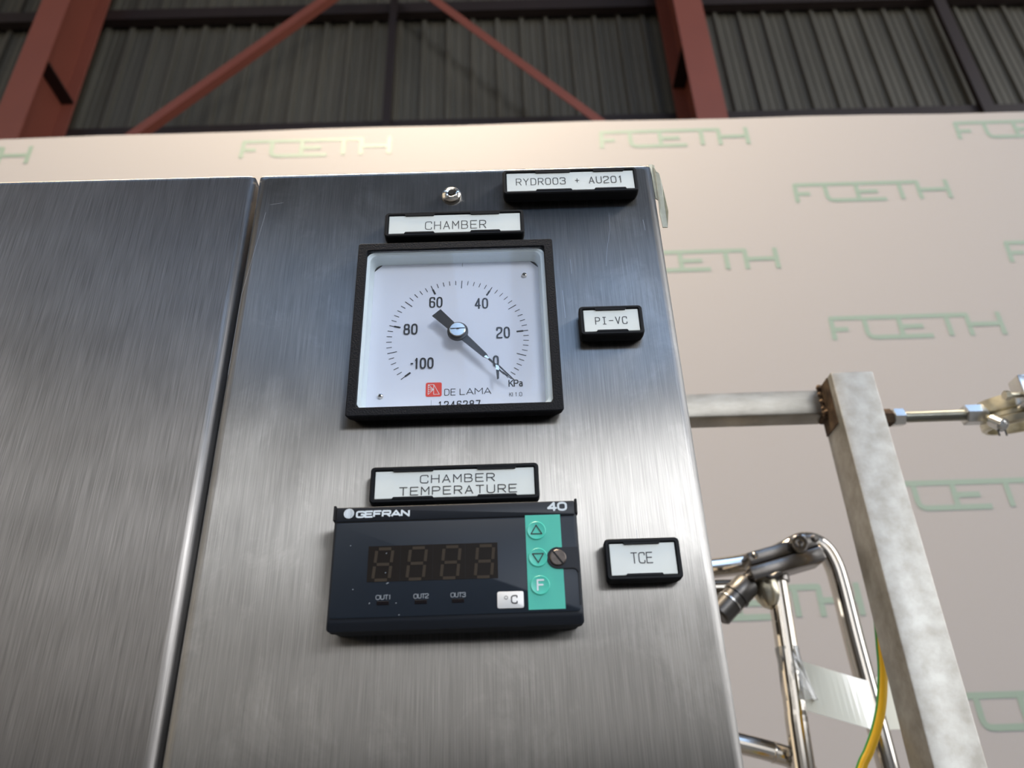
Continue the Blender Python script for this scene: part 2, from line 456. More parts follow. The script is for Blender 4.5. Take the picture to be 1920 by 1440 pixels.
for nm, z0, z1, lab in (('wall_girt', 5.93, 6.06, 'dark rusty red horizontal girt along the top edge of the picture'),
                        ('wall_girt', 4.40, 4.60, 'dark rusty red horizontal girt just above the cream banner edge')):
    t = thing(nm, lab, 'girt', (0, 4.19, z0), 'horizontal wall girts')
    g = G(); g.prism([(-8.9, z0), (8.9, z0), (8.9, z0+.008), (-8.9, z0+.008)], 4.155, 4.225)
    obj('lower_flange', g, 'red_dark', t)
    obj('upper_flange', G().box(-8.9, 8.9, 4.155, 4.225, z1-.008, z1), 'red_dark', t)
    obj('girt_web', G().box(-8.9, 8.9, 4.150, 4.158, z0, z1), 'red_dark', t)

def column(x0, x1, lab):
    c = (x0+x1)/2
    t = thing('steel_column', lab, 'column', (c, 3.92, FZ), 'red painted steel columns')
    obj('front_flange', G().box(x0, x1, 3.70, 3.718, FZ, 9.05, .002, 1), 'red_steel', t)
    obj('rear_flange', G().box(x0, x1, 4.125, 4.143, FZ, 9.05, .002, 1), 'red_steel', t)
    obj('column_web', G().box(c-.006, c+.006, 3.718, 4.125, FZ, 9.05), 'red_steel', t)
    for s in (-1, 1):
        a, b = (c+.006, x1-.004) if s > 0 else (x0+.004, c-.006)
        obj('stiffener_plate', G().box(a, b, 3.718, 4.125, 4.85, 4.865), 'red_dark', t)  # darker than the column paint: shade under the plate put into colour
column(-3.69, -3.468, 'red painted steel column in the top left corner of the hall wall')
column(1.344, 1.568, 'red painted steel column rising above the right end of the cabinet')

def brace(p0, p1, lab):
    t = thing('diagonal_brace', lab, 'brace', ((p0[0]+p1[0])/2, 3.9, min(p0[1], p1[1])), 'diagonal bracing bars')
    d = Vector((p1[0]-p0[0], 0, p1[1]-p0[1])); L = d.length; d.normalize(); nrm = Vector((-d.z, 0, d.x))
    for nm, a, b, c0, c1 in (('angle_leg', -.036, .036, 3.85, 3.857), ('angle_leg', -.036, -.029, 3.857, 3.92)):
        g = G()
        P = [Vector((p0[0], 0, p0[1])), Vector((p1[0], 0, p1[1]))]
        loops = [[(p + nrm*q + Vector((0, y, 0))) for q, y in ((a, c0), (b, c0), (b, c1), (a, c1))] for p in P]
        g.loft(loops, True, True); obj(nm, g, 'red_steel', t)
brace((-3.40, 3.45), (-1.14, 6.12), 'red angle brace slanting up to the right between the columns')
brace((1.30, 3.48), (-.96, 6.12), 'red angle brace slanting down to the right toward the right column')
def hanger(x, wd, lab):
    t = thing('girt_tie', lab, 'tie bar', (x, 4.10, 4.4), 'vertical ties between the girts')
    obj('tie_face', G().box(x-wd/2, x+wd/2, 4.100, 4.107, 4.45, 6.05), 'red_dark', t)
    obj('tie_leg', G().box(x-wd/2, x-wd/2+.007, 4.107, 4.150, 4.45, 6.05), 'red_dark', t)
hanger(-.95, .065, 'dark vertical tie bar between the two slanting braces')
hanger(3.80, .10, 'dark vertical tie bar near the top right corner')

# ================================================================== printed backdrop banner
BY = 1.30
bn = thing('backdrop_banner', 'tall cream banner wall behind the cabinet with pale green repeated lettering', 'banner', (0, BY, FZ))
top = [(x/10, 1.430 + .010*math.cos(x/10*PI/3.4) + .002*math.sin(x*.9)) for x in range(-34, 35, 2)]
g = G(); g.prism([(-3.4, FZ+.05), (3.4, FZ+.05)] + top[::-1], BY, BY+.004)
obj('vinyl_sheet', g, 'banner', bn, sharp=0)
g = G(); g.cyl((-3.4, BY+.02, 1.405), (3.4, BY+.02, 1.405), .016, 16)
obj('support_rail', g, 'zinc', bn)
for s in (-3.3, 0, 3.3): obj('support_leg', G().box(s-.02, s+.02, BY+.04, BY+.08, FZ, 1.40, .003, 1), 'zinc', bn)
logo = [[(-.003, -.062), (0, 0), (.331, 0), (.331, -.060)], [(0, -.032), (.036, -.032)],
        fil([(.080, 0), (.080, -.057), (.237, -.057)], .018), [(.164, 0), (.164, -.057)], [(.164, -.029), (.219, -.029)],
        [(.281, 0), (.281, -.059)], [(.331, -.028), (.409, -.028)], [(.409, .006), (.409, -.060)]]
lg = None
for r in range(12):
    z = 1.395 - r*.2166
    if z < FZ+.1: break
    for c in range(-3, 4):
        x = .212 + c*1.0075 + (.505 if r % 2 else 0)
        if x < -3.35 or x > 2.9: continue
        if lg is None:
            g = G(); g.strokes([[(x+a, z+b) for a, b in pl] for pl in logo], .0125, BY-.0006, cap=False)
            lg = obj('printed_lettering', g, 'print', bn, sharp=0, flip=False); lx, lz = x, z
        else: twin(lg, x-lx, 0, z-lz, bn)

# ================================================================== cabinets
def tray(x0, x1, r, hole=None, depth=.20, holes=None):
    """folded sheet front with rounded vertical and top edges, optional square cut-out"""
    g = G(); z0, z1 = FZ+.06, 0.0
    lo = []
    lo.append(rr(x0, x1, z0, z1, depth, .002, 3))
    lo.append(rr(x0, x1, z0, z1, r, .002, 3))
    for k in range(1, 7):
        a = PI/2*k/6; ins = r*(1-math.cos(a)); lo.append(rr(x0+ins, x1-ins, z0+ins, z1-ins, r*(1-math.sin(a)), .002, 3))
    L = [[g.bm.verts.new(p) for p in lp] for lp in lo]; n = len(L[0])
    for a, b in zip(L, L[1:]):
        for i in range(n): g.face([a[i], a[(i+1) % n], b[(i+1) % n], b[i]])
    g.face(L[0][::-1])
    if hole:
        hx0, hx1, hz0, hz1 = hole
        H = [g.bm.verts.new(p) for p in rr(hx0, hx1, hz0, hz1, 0, .002, 3)]
        H2 = [g.bm.verts.new(p) for p in rr(hx0, hx1, hz0, hz1, .05, .002, 3)]
        for i in range(n): g.face([L[-1][i], L[-1][(i+1) % n], H[(i+1) % n], H[i]]); g.face([H[i], H[(i+1) % n], H2[(i+1) % n], H2[i]])
        g.face(H2)
    else: g.face(L[-1])
    return g
obj('cabinet_panel', tray(-.2108, 0, .0044, hole=(-.147, -.063, -.150, -.060)), 'panel',
    label='narrow brushed stainless steel cabinet front carrying the gauge and the display', cat='cabinet', uv=True)
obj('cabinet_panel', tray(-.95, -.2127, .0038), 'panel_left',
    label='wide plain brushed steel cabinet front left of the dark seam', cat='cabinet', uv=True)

g = G()
for pl in ([(-.0260, -.0350), (-.0265, -.0460), (-.0290, -.0580), (-.0305, -.0690)], [(-.0300, -.2040), (-.0300, -.2085)], [(-.2020, -.0230), (-.1950, -.0218)], [(-.2035, -.0280), (-.2090, -.0800), (-.2092, -.1250)],
           [(-.0090, -.0400), (-.0086, -.0470)], [(-.0530, -.0830), (-.0525, -.0990)], [(-.0480, -.0640), (-.0478, -.0730)]):
    g.strokes([pl], .00013, -.00004, cap=False)
obj('fine_scratches', g, 'scratch', bpy.data.objects['cabinet_panel'], sharp=0, flip=False, kind='stuff')

# button-head screw
t = thing('socket_screw', 'shiny button head socket screw above the CHAMBER label', 'screw', (-.1073, 0, -.0212))
g = G(); c = (-.1073, 0, -.0205)
prof = [(0, .0053), (.0006, .0053)] + [(.0006 + .0030*math.sin(a), .0053*math.cos(a)) for a in [i*PI/2/8 for i in range(1, 6)]]
g.lathe(c, (0, -1, 0), prof + [(prof[-1][0]-.0004, .0019)], 32)
obj('screw_head', g, 'chrome', t)
g = G(); g.lathe((-.1073, -.0031, -.0205), (0, -1, 0), [(0, .0017), (.0001, .0017)], 6, ph=.3); obj('hex_socket', g, 'groove', t)

# ================================================================== label holders
def label_holder(x0, x1, z0, z1, lines, lab, tabs):
    t = thing('label_holder', lab, 'label', ((x0+x1)/2, 0, z0), 'engraved label holders')
    g = G(); b = .0019; ins = .0004
    g.loft([rr(x0+ins, x1-ins, z0+ins, z1-ins, -.0001, .0018), rr(x0, x1, z0, z1, -.0030, .0018), rr(x0, x1, z0, z1, -.0064, .0018), rr(x0+.0005, x1-.0005, z0+.0005, z1-.0005, -.0070, .0014),
            rr(x0+b-.0005, x1-b+.0005, z0+b-.0005, z1-b+.0005, -.0070, .0010), rr(x0+b, x1-b, z0+b, z1-b, -.0058, .0007)], True, True)
    obj('holder_frame', g, 'blk', t)
    g = G().box(x0+b+.0001, x1-b-.0001, -.0064, -.0057, z0+b+.0001, z1-b-.0001, .0002, 1)
    ins_o = obj('label_insert', g, 'insert', t)
    g = G()
    for (s, a, bb, c, d, wd, gap, adv) in lines: text(g, s, a, bb, c, d, wd, -.00645, gap, True, adv)
    obj('engraved_lettering', g, 'insert_ink', ins_o, sharp=0, flip=False)
    for u in tabs:
        for za, zb in ((z0+b-.0003, z0+b+.0006), (z1-b-.0006, z1-b+.0003)):
            xa = x0 + (x1-x0)*u[0]; xb = x0 + (x1-x0)*u[1]; k = .0006 if zb > (z0+z1)/2 else -.0006
            g = G(); g.prism([(xa-.0006, za if k < 0 else zb), (xb+.0006, za if k < 0 else zb), (xb, zb if k < 0 else za), (xa, zb if k < 0 else za)], -.0071, -.0058)
            obj('clip_tab', g, 'blk', t)
AD = {'1': .75, 'I': .9, ' ': 1.0, '+': .9}
label_holder(-.0803, -.0102, -.0263, -.0099, [('RYDR003 + AU201', -.0735, -.0181, -.0204, -.0156, .00042, .52, AD)], 'long black framed white label engraved RYDR003 + AU201 at the top right corner', ((.25, .5), (.68, .9)))
label_holder(-.1402, -.0702, -.0521, -.0367, [('CHAMBER', -.1200, -.0893, -.0481, -.0428, .00042, .5, None)], 'black framed white label engraved CHAMBER directly above the square gauge', ((.15, .35), (.62, .82)))
label_holder(-.0467, -.0170, -.1133, -.0973, [('PI-VC', -.0395, -.0245, -.1076, -.1034, .00042, .6, None)], 'small black framed label engraved PI-VC right of the gauge', ((.27, .73),))
label_holder(-.1397, -.0693, -.1922, -.1760, [('CHAMBER', -.1190, -.0877, -.1839, -.1801, .00042, .48, None), ('TEMPERATURE', -.1275, -.0786, -.1891, -.1853, .00042, .48, None)],
             'black framed white label engraved CHAMBER TEMPERATURE above the digital display', ((.14, .37), (.64, .86)))
label_holder(-.0447, -.0146, -.2271, -.2103, [('TCE', -.0345, -.0258, -.2206, -.2160, .00042, .38, None)], 'small black framed label engraved TCE right of the digital display', ((.27, .73),))

# ================================================================== vacuum gauge
gx0, gx1, gz0, gz1 = -.1524, -.0568, -.1518, -.0562
ga = thing('pressure_gauge', 'square black framed vacuum gauge with white dial and black pointer', 'gauge', (-.1046, 0, gz0))
g = G(); i = .0044
g.loft([rr(gx0+.0012, gx1-.0012, gz0+.0010, gz1-.0010, -.0001, .0030), rr(gx0+.0004, gx1-.0004, gz0+.0004, gz1-.0004, -.0030, .0016), rr(gx0, gx1, gz0, gz1, -.0066, .0011), rr(gx0+.0004, gx1-.0004, gz0+.0004, gz1-.0004, -.0070, .0010),
        rr(gx0+i-.0003, gx1-i+.0003, gz0+i-.0003, gz1-i+.0003, -.0070, .0012), rr(gx0+i, gx1-i, gz0+i, gz1-i, -.0066, .0012), rr(gx0+i, gx1-i, gz0+i, gz1-i, -.0046, .0012), rr(gx0+.0034, gx1-.0034, gz0+.0034, gz1-.0034, -.0046, .0012), rr(gx0+.0034, gx1-.0034, gz0+.0034, gz1-.0034, -.0001, .0012)], closed=True)
obj('bezel', g, 'blk_gauge', ga)
g = G()
g.loft([rr(gx0+.0042, gx1-.0042, gz0+.0042, gz1-.0044, -.0050, .0040, 6), rr(gx0+.0047, gx1-.0050, gz0+.0042, gz1-.0049, -.0048, .0042, 6), rr(gx0+.0068, gx1-.0072, gz0+.0060, gz1-.0062, .0029, .0040, 6),
        rr(gx0+.0060, gx1-.0064, gz0+.0050, gz1-.0054, .0029, .0040, 6), rr(gx0+.0058, gx1-.0062, gz0+.0050, gz1-.0054, -.0040, .0040, 6)], closed=True)
obj('inner_rim', g, 'rim', ga, label='white sloping inner rim')
ch = .0052; dx0, dx1, dz0, dz1 = gx0+.0060, gx1-.0064, gz0+.0055, gz1-.0054
poly = [(dx0, dz0), (dx1, dz0), (dx1, dz1-ch), (dx1-ch, dz1), (dx0+ch, dz1), (dx0, dz1-ch)]
obj('case_back', G().box(dx0-.0004, dx1+.0004, .0042, .0050, dz0-.0004, dz1+.0004), 'dial_back', ga)
g = G(); g.prism(poly, .0030, .0038); dial = obj('dial_plate', g, 'dial', ga)
for a, b, q in (((dx1, dz1-ch), (dx1-ch, dz1), .0004), ((dx0+ch, dz1), (dx0, dz1-ch), .0004), ((-.1018, dz1), (-.1018, dz1-.0030), .00018)):
    g = G(); g.strokes([[a, b]], q, .00294, cap=False); obj('edge_line', g, 'ink', dial, sharp=0, flip=False)  # two corner lines, and a short upright shadow line drawn in ink
CX, CZ, RD = -.1041, -.1070, .0338
ANG = {0: -42.5, 20: 6.0, 40: 60.0, 60: 113.0, 80: 165.5, 100: 219.5}
def ang(v):
    a = int(v//20)*20; b = min(a+20, 100)
    return math.radians(ANG[a] if a == b else ANG[a] + (ANG[b]-ANG[a])*(v-a)/20)
g = G(); YD = .00292
for v in range(0, 101, 2):
    a = ang(v); ca, sa = math.cos(a), math.sin(a)
    L = .0052 if v % 20 == 0 else (.0046 if v % 10 == 0 else .0026)
    g.strokes([[(CX+ca*RD, CZ+sa*RD), (CX+ca*(RD-L), CZ+sa*(RD-L))]], .00034 if v % 10 else .00040, YD, cap=False)
    if v % 20 == 0:
        g.strokes([[(CX+ca*(RD-.0024), CZ+sa*(RD-.0024)), (CX+ca*(RD-.0056), CZ+sa*(RD-.0056))]], .00090, YD-.00001, cap=False)
obj('scale_marks', g, 'ink', dial, sharp=0, flip=False)
g = G()
for s, a, b, c, d in (('60', -.1180, -.1115, -.0890, -.0826), ('40', -.0959, -.0893, -.0904, -.0840), ('20', -.0857, -.0792, -.1077, -.1012), ('80', -.1299, -.1232, -.1042, -.0980),
                      ('100', -.1242, -.1152, -.1233, -.1172), ('0', -.0876, -.0848, -.1233, -.1172)):
    text(g, s, a, b, c, d, .00080, YD, .62, adv={'1': .55}, r=2.0)
g.strokes([[(-.1259, -.1204), (-.1247, -.1204)]], .0008, YD, cap=False)
obj('numerals', g, 'ink', dial, sharp=0, flip=False)
g = G(); text(g, 'KPa', -.0807, -.0740, -.1340, -.1303, .00055, YD, .35, adv={'a': .8})
text(g, 'Kl', -.0805, -.0787, -.1390, -.1369, .00022, YD, .2, adv={'l': .4}); text(g, '1.0', -.0779, -.0746, -.1390, -.1369, .00022, YD, .35, adv={'.': .3, '1': .7})
obj('unit_lettering', g, 'ink', dial, sharp=0, flip=False)
g = G(); text(g, 'DE', -.1101, -.1048, -.1376, -.1341, .00034, YD, .42, cap=False); text(g, 'LAMA', -.1031, -.0886, -.1375, -.1340, .00034, YD, .28, cap=False, adv={'A': 1.15, 'M': 1.25, 'L': .8})
text(g, '1246287', -.1130, -.0936, -.1443, -.1404, .00050, YD, .75, r=1.3); g.strokes([[(-.1160, -.1445), (-.1160, -.1398)]], .00012, YD, cap=False)
obj('maker_lettering', g, 'ink', dial, sharp=0, flip=False)
g = G(); g.loft([rr(-.1186, -.1113, -.1379, -.1306, .00298, .0008), rr(-.1186, -.1113, -.1379, -.1306, .00285, .0008)], True, True)
bd = obj('red_badge', g, 'red', dial)
g = G(); q = lambda u, v: (-.1186 + u*.0073, -.1379 + v*.0073)
g.strokes([[q(.15, .15), q(.15, .85), q(.50, .85), q(.50, .15), q(.86, .15), q(.50, .85)], [q(.15, .85), q(.50, .5)], [q(.15, .15), q(.50, .5)], [q(.15, .5), q(.50, .5)], [q(.15, .68), q(.5, .5)], [q(.15, .33), q(.5, .5)]], .00022, .00280, cap=False)
obj('badge_mark', g, 'sticker', bd, sharp=0, flip=False)
for x, z in ((-.0711, -.0712), (-.1391, -.1371)):
    g = G(); g.lathe((x, .0029, z), (0, -1, 0), [(0, .00125), (.0006, .00125), (.0012, .0010), (.0014, .0005), (.0010, .0003)], 20)
    s = obj('dial_screw', g, 'chrome', dial)
    g = G(); g.strokes([[(x-.0007, z-.0003), (x+.0007, z+.0003)], [(x-.0003, z+.0007), (x+.0003, z-.0007)]], .0003, .00145, cap=False); obj('cross_slot', g, 'groove', s, sharp=0, flip=False)
# pointer (raised off the dial)
PY = -.0025; PX, PZ = -.1037, -.1064
pt = G()
def bar(g, pts, y0, y1): g.prism(pts, y0, y1)
d = Vector((-.0855 - PX, -.1260 - PZ)).normalized(); n2 = Vector((-d.y, d.x)); P0 = Vector((PX, PZ))
def pp(t, s): v = P0 + d*t + n2*s; return (v.x, v.y)
bar(pt, [pp(-.0150, -.0027), pp(-.0150, .0027), pp(0, .0021), pp(0, -.0021)], PY, PY+.0004)
bar(pt, [pp(0, -.0021), pp(0, .0021), pp(.0185, .0012), pp(.0200, .0006), pp(.0200, -.0006), pp(.0185, -.0012)], PY, PY+.0004)
pt.lathe((PX, PY+.0008, PZ), (0, -1, 0), [(0, .0049), (.0012, .0049), (.0013, .0047)], 40)
po = obj('pointer', pt, 'ink', ga)
g = G(); g.lathe((PX, PY-.0004, PZ), (0, -1, 0), [(0, .0038), (.0012, .0038), (.0015, .0035), (.0015, .0006), (.0013, .0004)], 40); hub = obj('hub_screw', g, 'chrome', po)
g = G(); g.strokes([[(PX-.0034, PZ+.0003), (PX+.0034, PZ+.0006)]], .0005, PY-.00195, cap=False); obj('screw_slot', g, 'groove', hub, sharp=0, flip=False)
g = G(); bar(g, [pp(.0196, -.0005), pp(.0196, .0005), pp(.0262, .0004), pp(.0262, -.0004)], PY, PY+.0003)
bar(g, [pp(.0255, .0003), pp(.0255, .0011), pp(.0370, .0006), pp(.0370, .0002)], PY, PY+.0003)
bar(g, [pp(.0262, -.0011), pp(.0262, -.0003), pp(.0318, -.0003), pp(.0318, -.0010)], PY, PY+.0003)
bar(g, [pp(.0318, -.0007), pp(.0318, -.0005), pp(.0345, -.0007), pp(.0345, -.0009)], PY, PY+.0003)
obj('pointer_tip', g, 'ink', po)
g = G(); e = Vector((-.0860, -.1262)); bar(g, [(e.x-.0003, e.y+.0006), (e.x+.0012, e.y-.0002), (e.x+.0012, e.y-.0025), (e.x-.0002, e.y-.0020)], PY-.0009, PY-.0006)
bar(g, [pp(.0190, -.0011), pp(.0190, .0002), pp(.0212, .0002), pp(.0212, -.0004)], PY-.0006, PY-.0002)
obj('bare_metal_fleck', g, 'chrome', po, label='bare metal where the black paint flaked')
g = G(); bar(g, [(e.x-.0002, e.y-.0018), (e.x+.0012, e.y-.0018), (e.x+.0011, e.y-.0064), (e.x+.0002, e.y-.0068)], PY-.0004, PY-.0001)
obj('peeled_strip', g, 'ink', po, label='strip of black paint peeling off the pointer')
obj('gauge_glass', G().box(gx0+.0045, gx1-.0045, -.0060, -.0050, gz0+.0045, gz1-.0045), 'glass', ga)

# ================================================================== digital controller
kx0, kx1, kz0, kz1 = -.1514, -.0554, -.2449, -.1969; KY = -.0162
kc = thing('temperature_controller', 'dark slate digital panel controller with blank four digit display and mint keypad', 'controller', (-.1034, 0, kz0))
g = G()
g.loft([rr(kx0+.0010, kx1-.0010, kz0+.0012, kz1-.0008, -.0001, .0020), rr(kx0+.0004, kx1-.0004, kz0+.0006, kz1-.0004, -.0070, .0020), rr(kx0, kx1, kz0, kz1, -.0100, .0018), rr(kx0, kx1, kz0, kz1, -.0140, .0014),
        rr(kx0+.0004, kx1-.0004, kz0+.0024, kz1-.0002, KY+.0006, .0012), rr(kx0+.0009, kx1-.0009, kz0+.0034, kz1-.0004, KY+.0003, .0010)], True, True)
obj('housing', g, 'slate2', kc)
g = G(); g.loft([rr(kx0+.0010, kx1-.0010, kz1-.0062, kz1-.0003, KY+.0006, .0004), rr(kx0+.0010, kx1-.0010, kz1-.0062, kz1-.0003, KY-.0001, .0004), rr(kx0+.0013, kx1-.0013, kz1-.0059, kz1-.0006, KY-.0003, .0004)], True, True)
hd = obj('header_strip', g, 'slate2', kc)
g = G(); YH = KY-.00036
text(g, 'GEFRAN', -.1427, -.1214, -.2018, -.1988, .00074, YH, .20, cap=False, adv={'R': 1.05, 'A': 1.2}, r=.7)
obj('maker_lettering', g, 'white_ink', hd, sharp=0, flip=False); g = G(); text(g, '40', -.0671, -.0592, -.2014, -.1976, .00085, YH, .30, cap=True, r=2.0)
obj('model_lettering', g, 'white_ink', hd, sharp=0, flip=False)
g = G(); g.lathe((-.1455, KY-.0003, -.1998), (0, -1, 0), [(0, .00205), (.0001, .0020)], 28)
gb = obj('globe_emblem', g, 'white_ink', hd)
g = G(); c0 = (-.1455, -.1998)
for k in range(-4, 5):
    hh = k*.00042; xe = math.sqrt(max(0, .0019**2 - hh*hh)); g.strokes([[(c0[0]+.0002+abs(hh)*.15, c0[1]+hh), (c0[0]+xe, c0[1]+hh-.0001)]], .00012, KY-.00045, cap=False)
for k in (-.0009, -.0001, .0007): g.strokes([[(c0[0]+k*math.cos(a)*1.5, c0[1]+.0019*math.sin(a)) for a in [-1.4+.35*j for j in range(9)]]], .00006, KY-.00045, cap=False)
obj('globe_lines', g, 'grey_ink', gb, sharp=0, flip=False)
g = G(); g.loft([rr(kx0+.0011, kx1-.0011, kz0+.0044, kz1-.0067, KY+.0006, .0012), rr(kx0+.0011, kx1-.0011, kz0+.0044, kz1-.0067, KY-.0000, .0012), rr(kx0+.0014, kx1-.0014, kz0+.0047, kz1-.0070, KY-.0002, .0010)], True, True)
fp = obj('face_membrane', g, 'slate', kc)
YF = KY-.00022
g = G().box(-.1369, -.0871, YF-.0001, YF+.0002, -.2273, -.2134); dw = obj('display_window', g, 'window', fp)
for i in range(4):
    x0 = -.1341 + i*.01297; W, H, zb = .0062, .0121, -.2267; sl = .10
    P = lambda u, v: (x0 - .0006 + u*W + v*H*sl*.9, zb + v*H)
    g = G(); wd = .00115; e = .12
    for a, b in (((e, 1), (1-e, 1)), ((e, .5), (1-e, .5)), ((e, 0), (1-e, 0)), ((0, .94), (0, .56)), ((1, .94), (1, .56)), ((0, .44), (0, .06)), ((1, .44), (1, .06))): g.strokes([[P(*a), P(*b)]], wd, YF-.00016, cap=False)
    obj('unlit_digit', g, 'segment', dw, sharp=0, flip=False)
g = G()
for i in range(1, 4): g.strokes([[(-.1369 + i*.01245, -.2272), (-.1369 + i*.01245, -.2135)]], .00016, YF-.00014, cap=False)
obj('digit_divider', g, 'groove', dw, sharp=0, flip=False)
for i, x in enumerate((-.1304, -.1162, -.1023)):
    obj('output_lamp', G().box(x-.0023, x+.0023, YF-.0002, YF+.0001, -.2361, -.2347, .0001, 1), 'led', fp)
g = G()
for s, x in (('OUT1', -.1304), ('OUT2', -.1162), ('OUT3', -.1023)): text(g, s, x-.0028, x+.0029, -.2341, -.2323, .00023, YF-.0001, .26, r=2.4, adv={'O': 1.2, '1': .5, 'T': .9})
obj('output_lettering', g, 'grey_ink', fp, sharp=0, flip=False)
g = G(); g.prism([(-.0760, -.2396), (-.0622, -.2396), (-.0622, -.2028), (-.0760, -.2028)], YF-.0001, YF+.0001); kp = obj('keypad_strip', g, 'green', fp)
for k, (x, z) in enumerate(((-.0718, -.2092), (-.0716, -.2199), (-.0713, -.2306))):
    g = G(); g.lathe((x, YF, z), (0, -1, 0), [(0, .0037), (.00035, .0037), (.00055, .0034), (.00045, .0030), (.0004, .0008)], 36)
    bt = obj('key_button', g, 'green2', kp)
    g = G(); q = .0021
    if k == 0: g.strokes([[(x-q, z-.0014), (x+q, z-.0014), (x, z+.0021), (x-q, z-.0014)]], .00042, YF-.0006)
    elif k == 1: g.strokes([[(x-q, z+.0014), (x+q, z+.0014), (x, z-.0021), (x-q, z+.0014)]], .00042, YF-.0006)
    else: text(g, 'F', x-.0013, x+.0016, z-.0022, z+.0022, .00062, YF-.0006)
    obj('key_symbol', g, 'white_ink' if k == 2 else 'ink', bt, sharp=0, flip=False)
SX, SZ = -.0640, -.2203
g = G(); arc = [(SX + .0041*math.cos(a), SZ + .0041*math.sin(a)) for a in [PI/2 + PI*k/14 for k in range(15)]]
g.prism(arc + [(kx1-.0022, SZ-.0041), (kx1-.0009, SZ-.0056), (kx1-.0006, SZ-.0056), (kx1-.0006, SZ+.0041)], YF-.0004, YF+.0002)
sm = obj('screw_mount', g, 'slate2', kc)
g = G(); g.strokes([arc + [(kx1-.0026, SZ-.0041), (kx1-.0016, SZ-.0047), (kx1-.0011, SZ-.0058), (kx1-.0011, SZ-.0180)]], .00030, YF-.00042); obj('mount_groove', g, 'groove', sm, sharp=0, flip=False)
g = G(); g.lathe((SX, YF-.0003, SZ), (0, -1, 0), [(0, .0032), (.0005, .0032), (.0008, .0028), (.0008, .0001)], 36); fs = obj('fixing_screw', g, 'screw_dark', sm)
g = G(); g.strokes([[(SX-.0019, SZ+.0025), (SX+.0018, SZ-.0026)]], .0007, YF-.00116, cap=False); obj('screw_slot', g, 'groove', fs, sharp=0, flip=False)
g = G(); g.loft([rr(-.0876, -.0777, -.2388, -.2326, YF, .0007), rr(-.0876, -.0777, -.2388, -.2326, YF-.0003, .0007), rr(-.0874, -.0779, -.2386, -.2328, YF-.0004, .0006)], True, True)
st = obj('unit_sticker', g, 'sticker', fp, label='white sticker printed with the degree Celsius sign')
g = G(); text(g, 'C', -.0825, -.0800, -.2373, -.2340, .00045, YF-.00045, r=2.4)
g.strokes([[(-.0843 + .0006*math.cos(k*PI/6), -.2349 + .0006*math.sin(k*PI/6)) for k in range(13)]], .00018, YF-.00045); obj('unit_lettering', g, 'ink', st, sharp=0, flip=False)
for s in (-1, 1):
    x = kx0+.0002 if s < 0 else kx1-.0002
    obj('side_clip', G().box(x-.0005, x+.0005, KY-.0002, KY+.003, kz1-.0056, kz1+.0006, .0002, 1), 'groove', kc)
g = G()
for x, z, a, b in ((-.1293, -.2282, .0007, .0004), (-.1420, -.2300, .0002, .0001), (-.1355, -.2355, .0002, .0003), (-.1300, -.2165, .0002, .0002), (-.1255, -.2356, .0002, .0001), (-.1242, -.2400, .0002, .0001), (-.1300, -.2240, .0002, .0001), (-.1440, -.2130, .0002, .0001)):
    g.strokes([[(x, z), (x+a, z+b)]], .00028, YF-.0003)
obj('dust_specks', g, 'grey_ink', kc, sharp=0, flip=False, kind='stuff')

# ================================================================== torn tape hanging off the top right corner
pts = [(-.0008, .0016), (.0012, .0014), (.0022, 0), (.0014, -.0012), (.0019, -.0032), (.0022, -.0053), (.0034, -.0062), (.0039, -.0073), (.0048, -.0142), (.0053, -.0235), (.0054, -.0330), (.0042, -.0419), (.0017, -.0418),
       (.0008, -.0343), (.0019, -.0289), (.0012, -.0242), (.0001, -.0226), (-.0003, -.0140), (-.0004, -.0064), (-.0009, -.0010)]
g = G(); L = [[g.bm.verts.new((x, .0030 + .0010*math.sin(z*260) + dy, z)) for x, z in pts] for dy in (0, .0006)]
for i in range(len(pts)): g.face([L[0][i], L[0][(i+1) % len(pts)], L[1][(i+1) % len(pts)], L[1][i]])
for lp in L:
    f = g.face(lp)
bmesh.ops.triangulate(g.bm, faces=[f for f in g.bm.faces if len(f.verts) > 4])
obj('torn_tape', g, 'tape', label='torn yellowish strip of old tape hanging off the top right cabinet corner', cat='tape')

# ================================================================== welded square tube frame
fr = thing('tube_frame', 'welded square tube frame of bare steel right of the cabinet', 'frame', (.2405, .345, FZ))
obj('frame_post', G().box(.2205, .2605, .325, .365, FZ, .0495, .0018, 2), 'tube', fr)
obj('frame_rail', G().box(-.30, .2215, .353, .378, .0205, .0462, .0020, 2), 'rail', fr)
g = G()
for k in range(9):
    a = k/8; g.lathe((.2196, .3535 + .0010*math.sin(k*3), .018 + .030*a), (.2, -1, .1), [(-.002, .0032), (0, .0036), (.0018, .0022)], 8)
for k in range(7): g.lathe((.2200 + .0003*k, .352 + .003*k, .0200), (.1, -.3, -1), [(-.002, .0034), (0, .0038), (.002, .0020)], 8)
obj('weld_bead', g, 'weld', fr)
g = G(); g.box(.2199, .2204, .334, .3645, .001, .0485, .0002, 1); obj('heat_tint', g, 'weld', fr)
g = G(); g.box(-.30, -.26, .325, .365, FZ, .0495, .0018, 2); obj('frame_post', g, 'tube', fr)

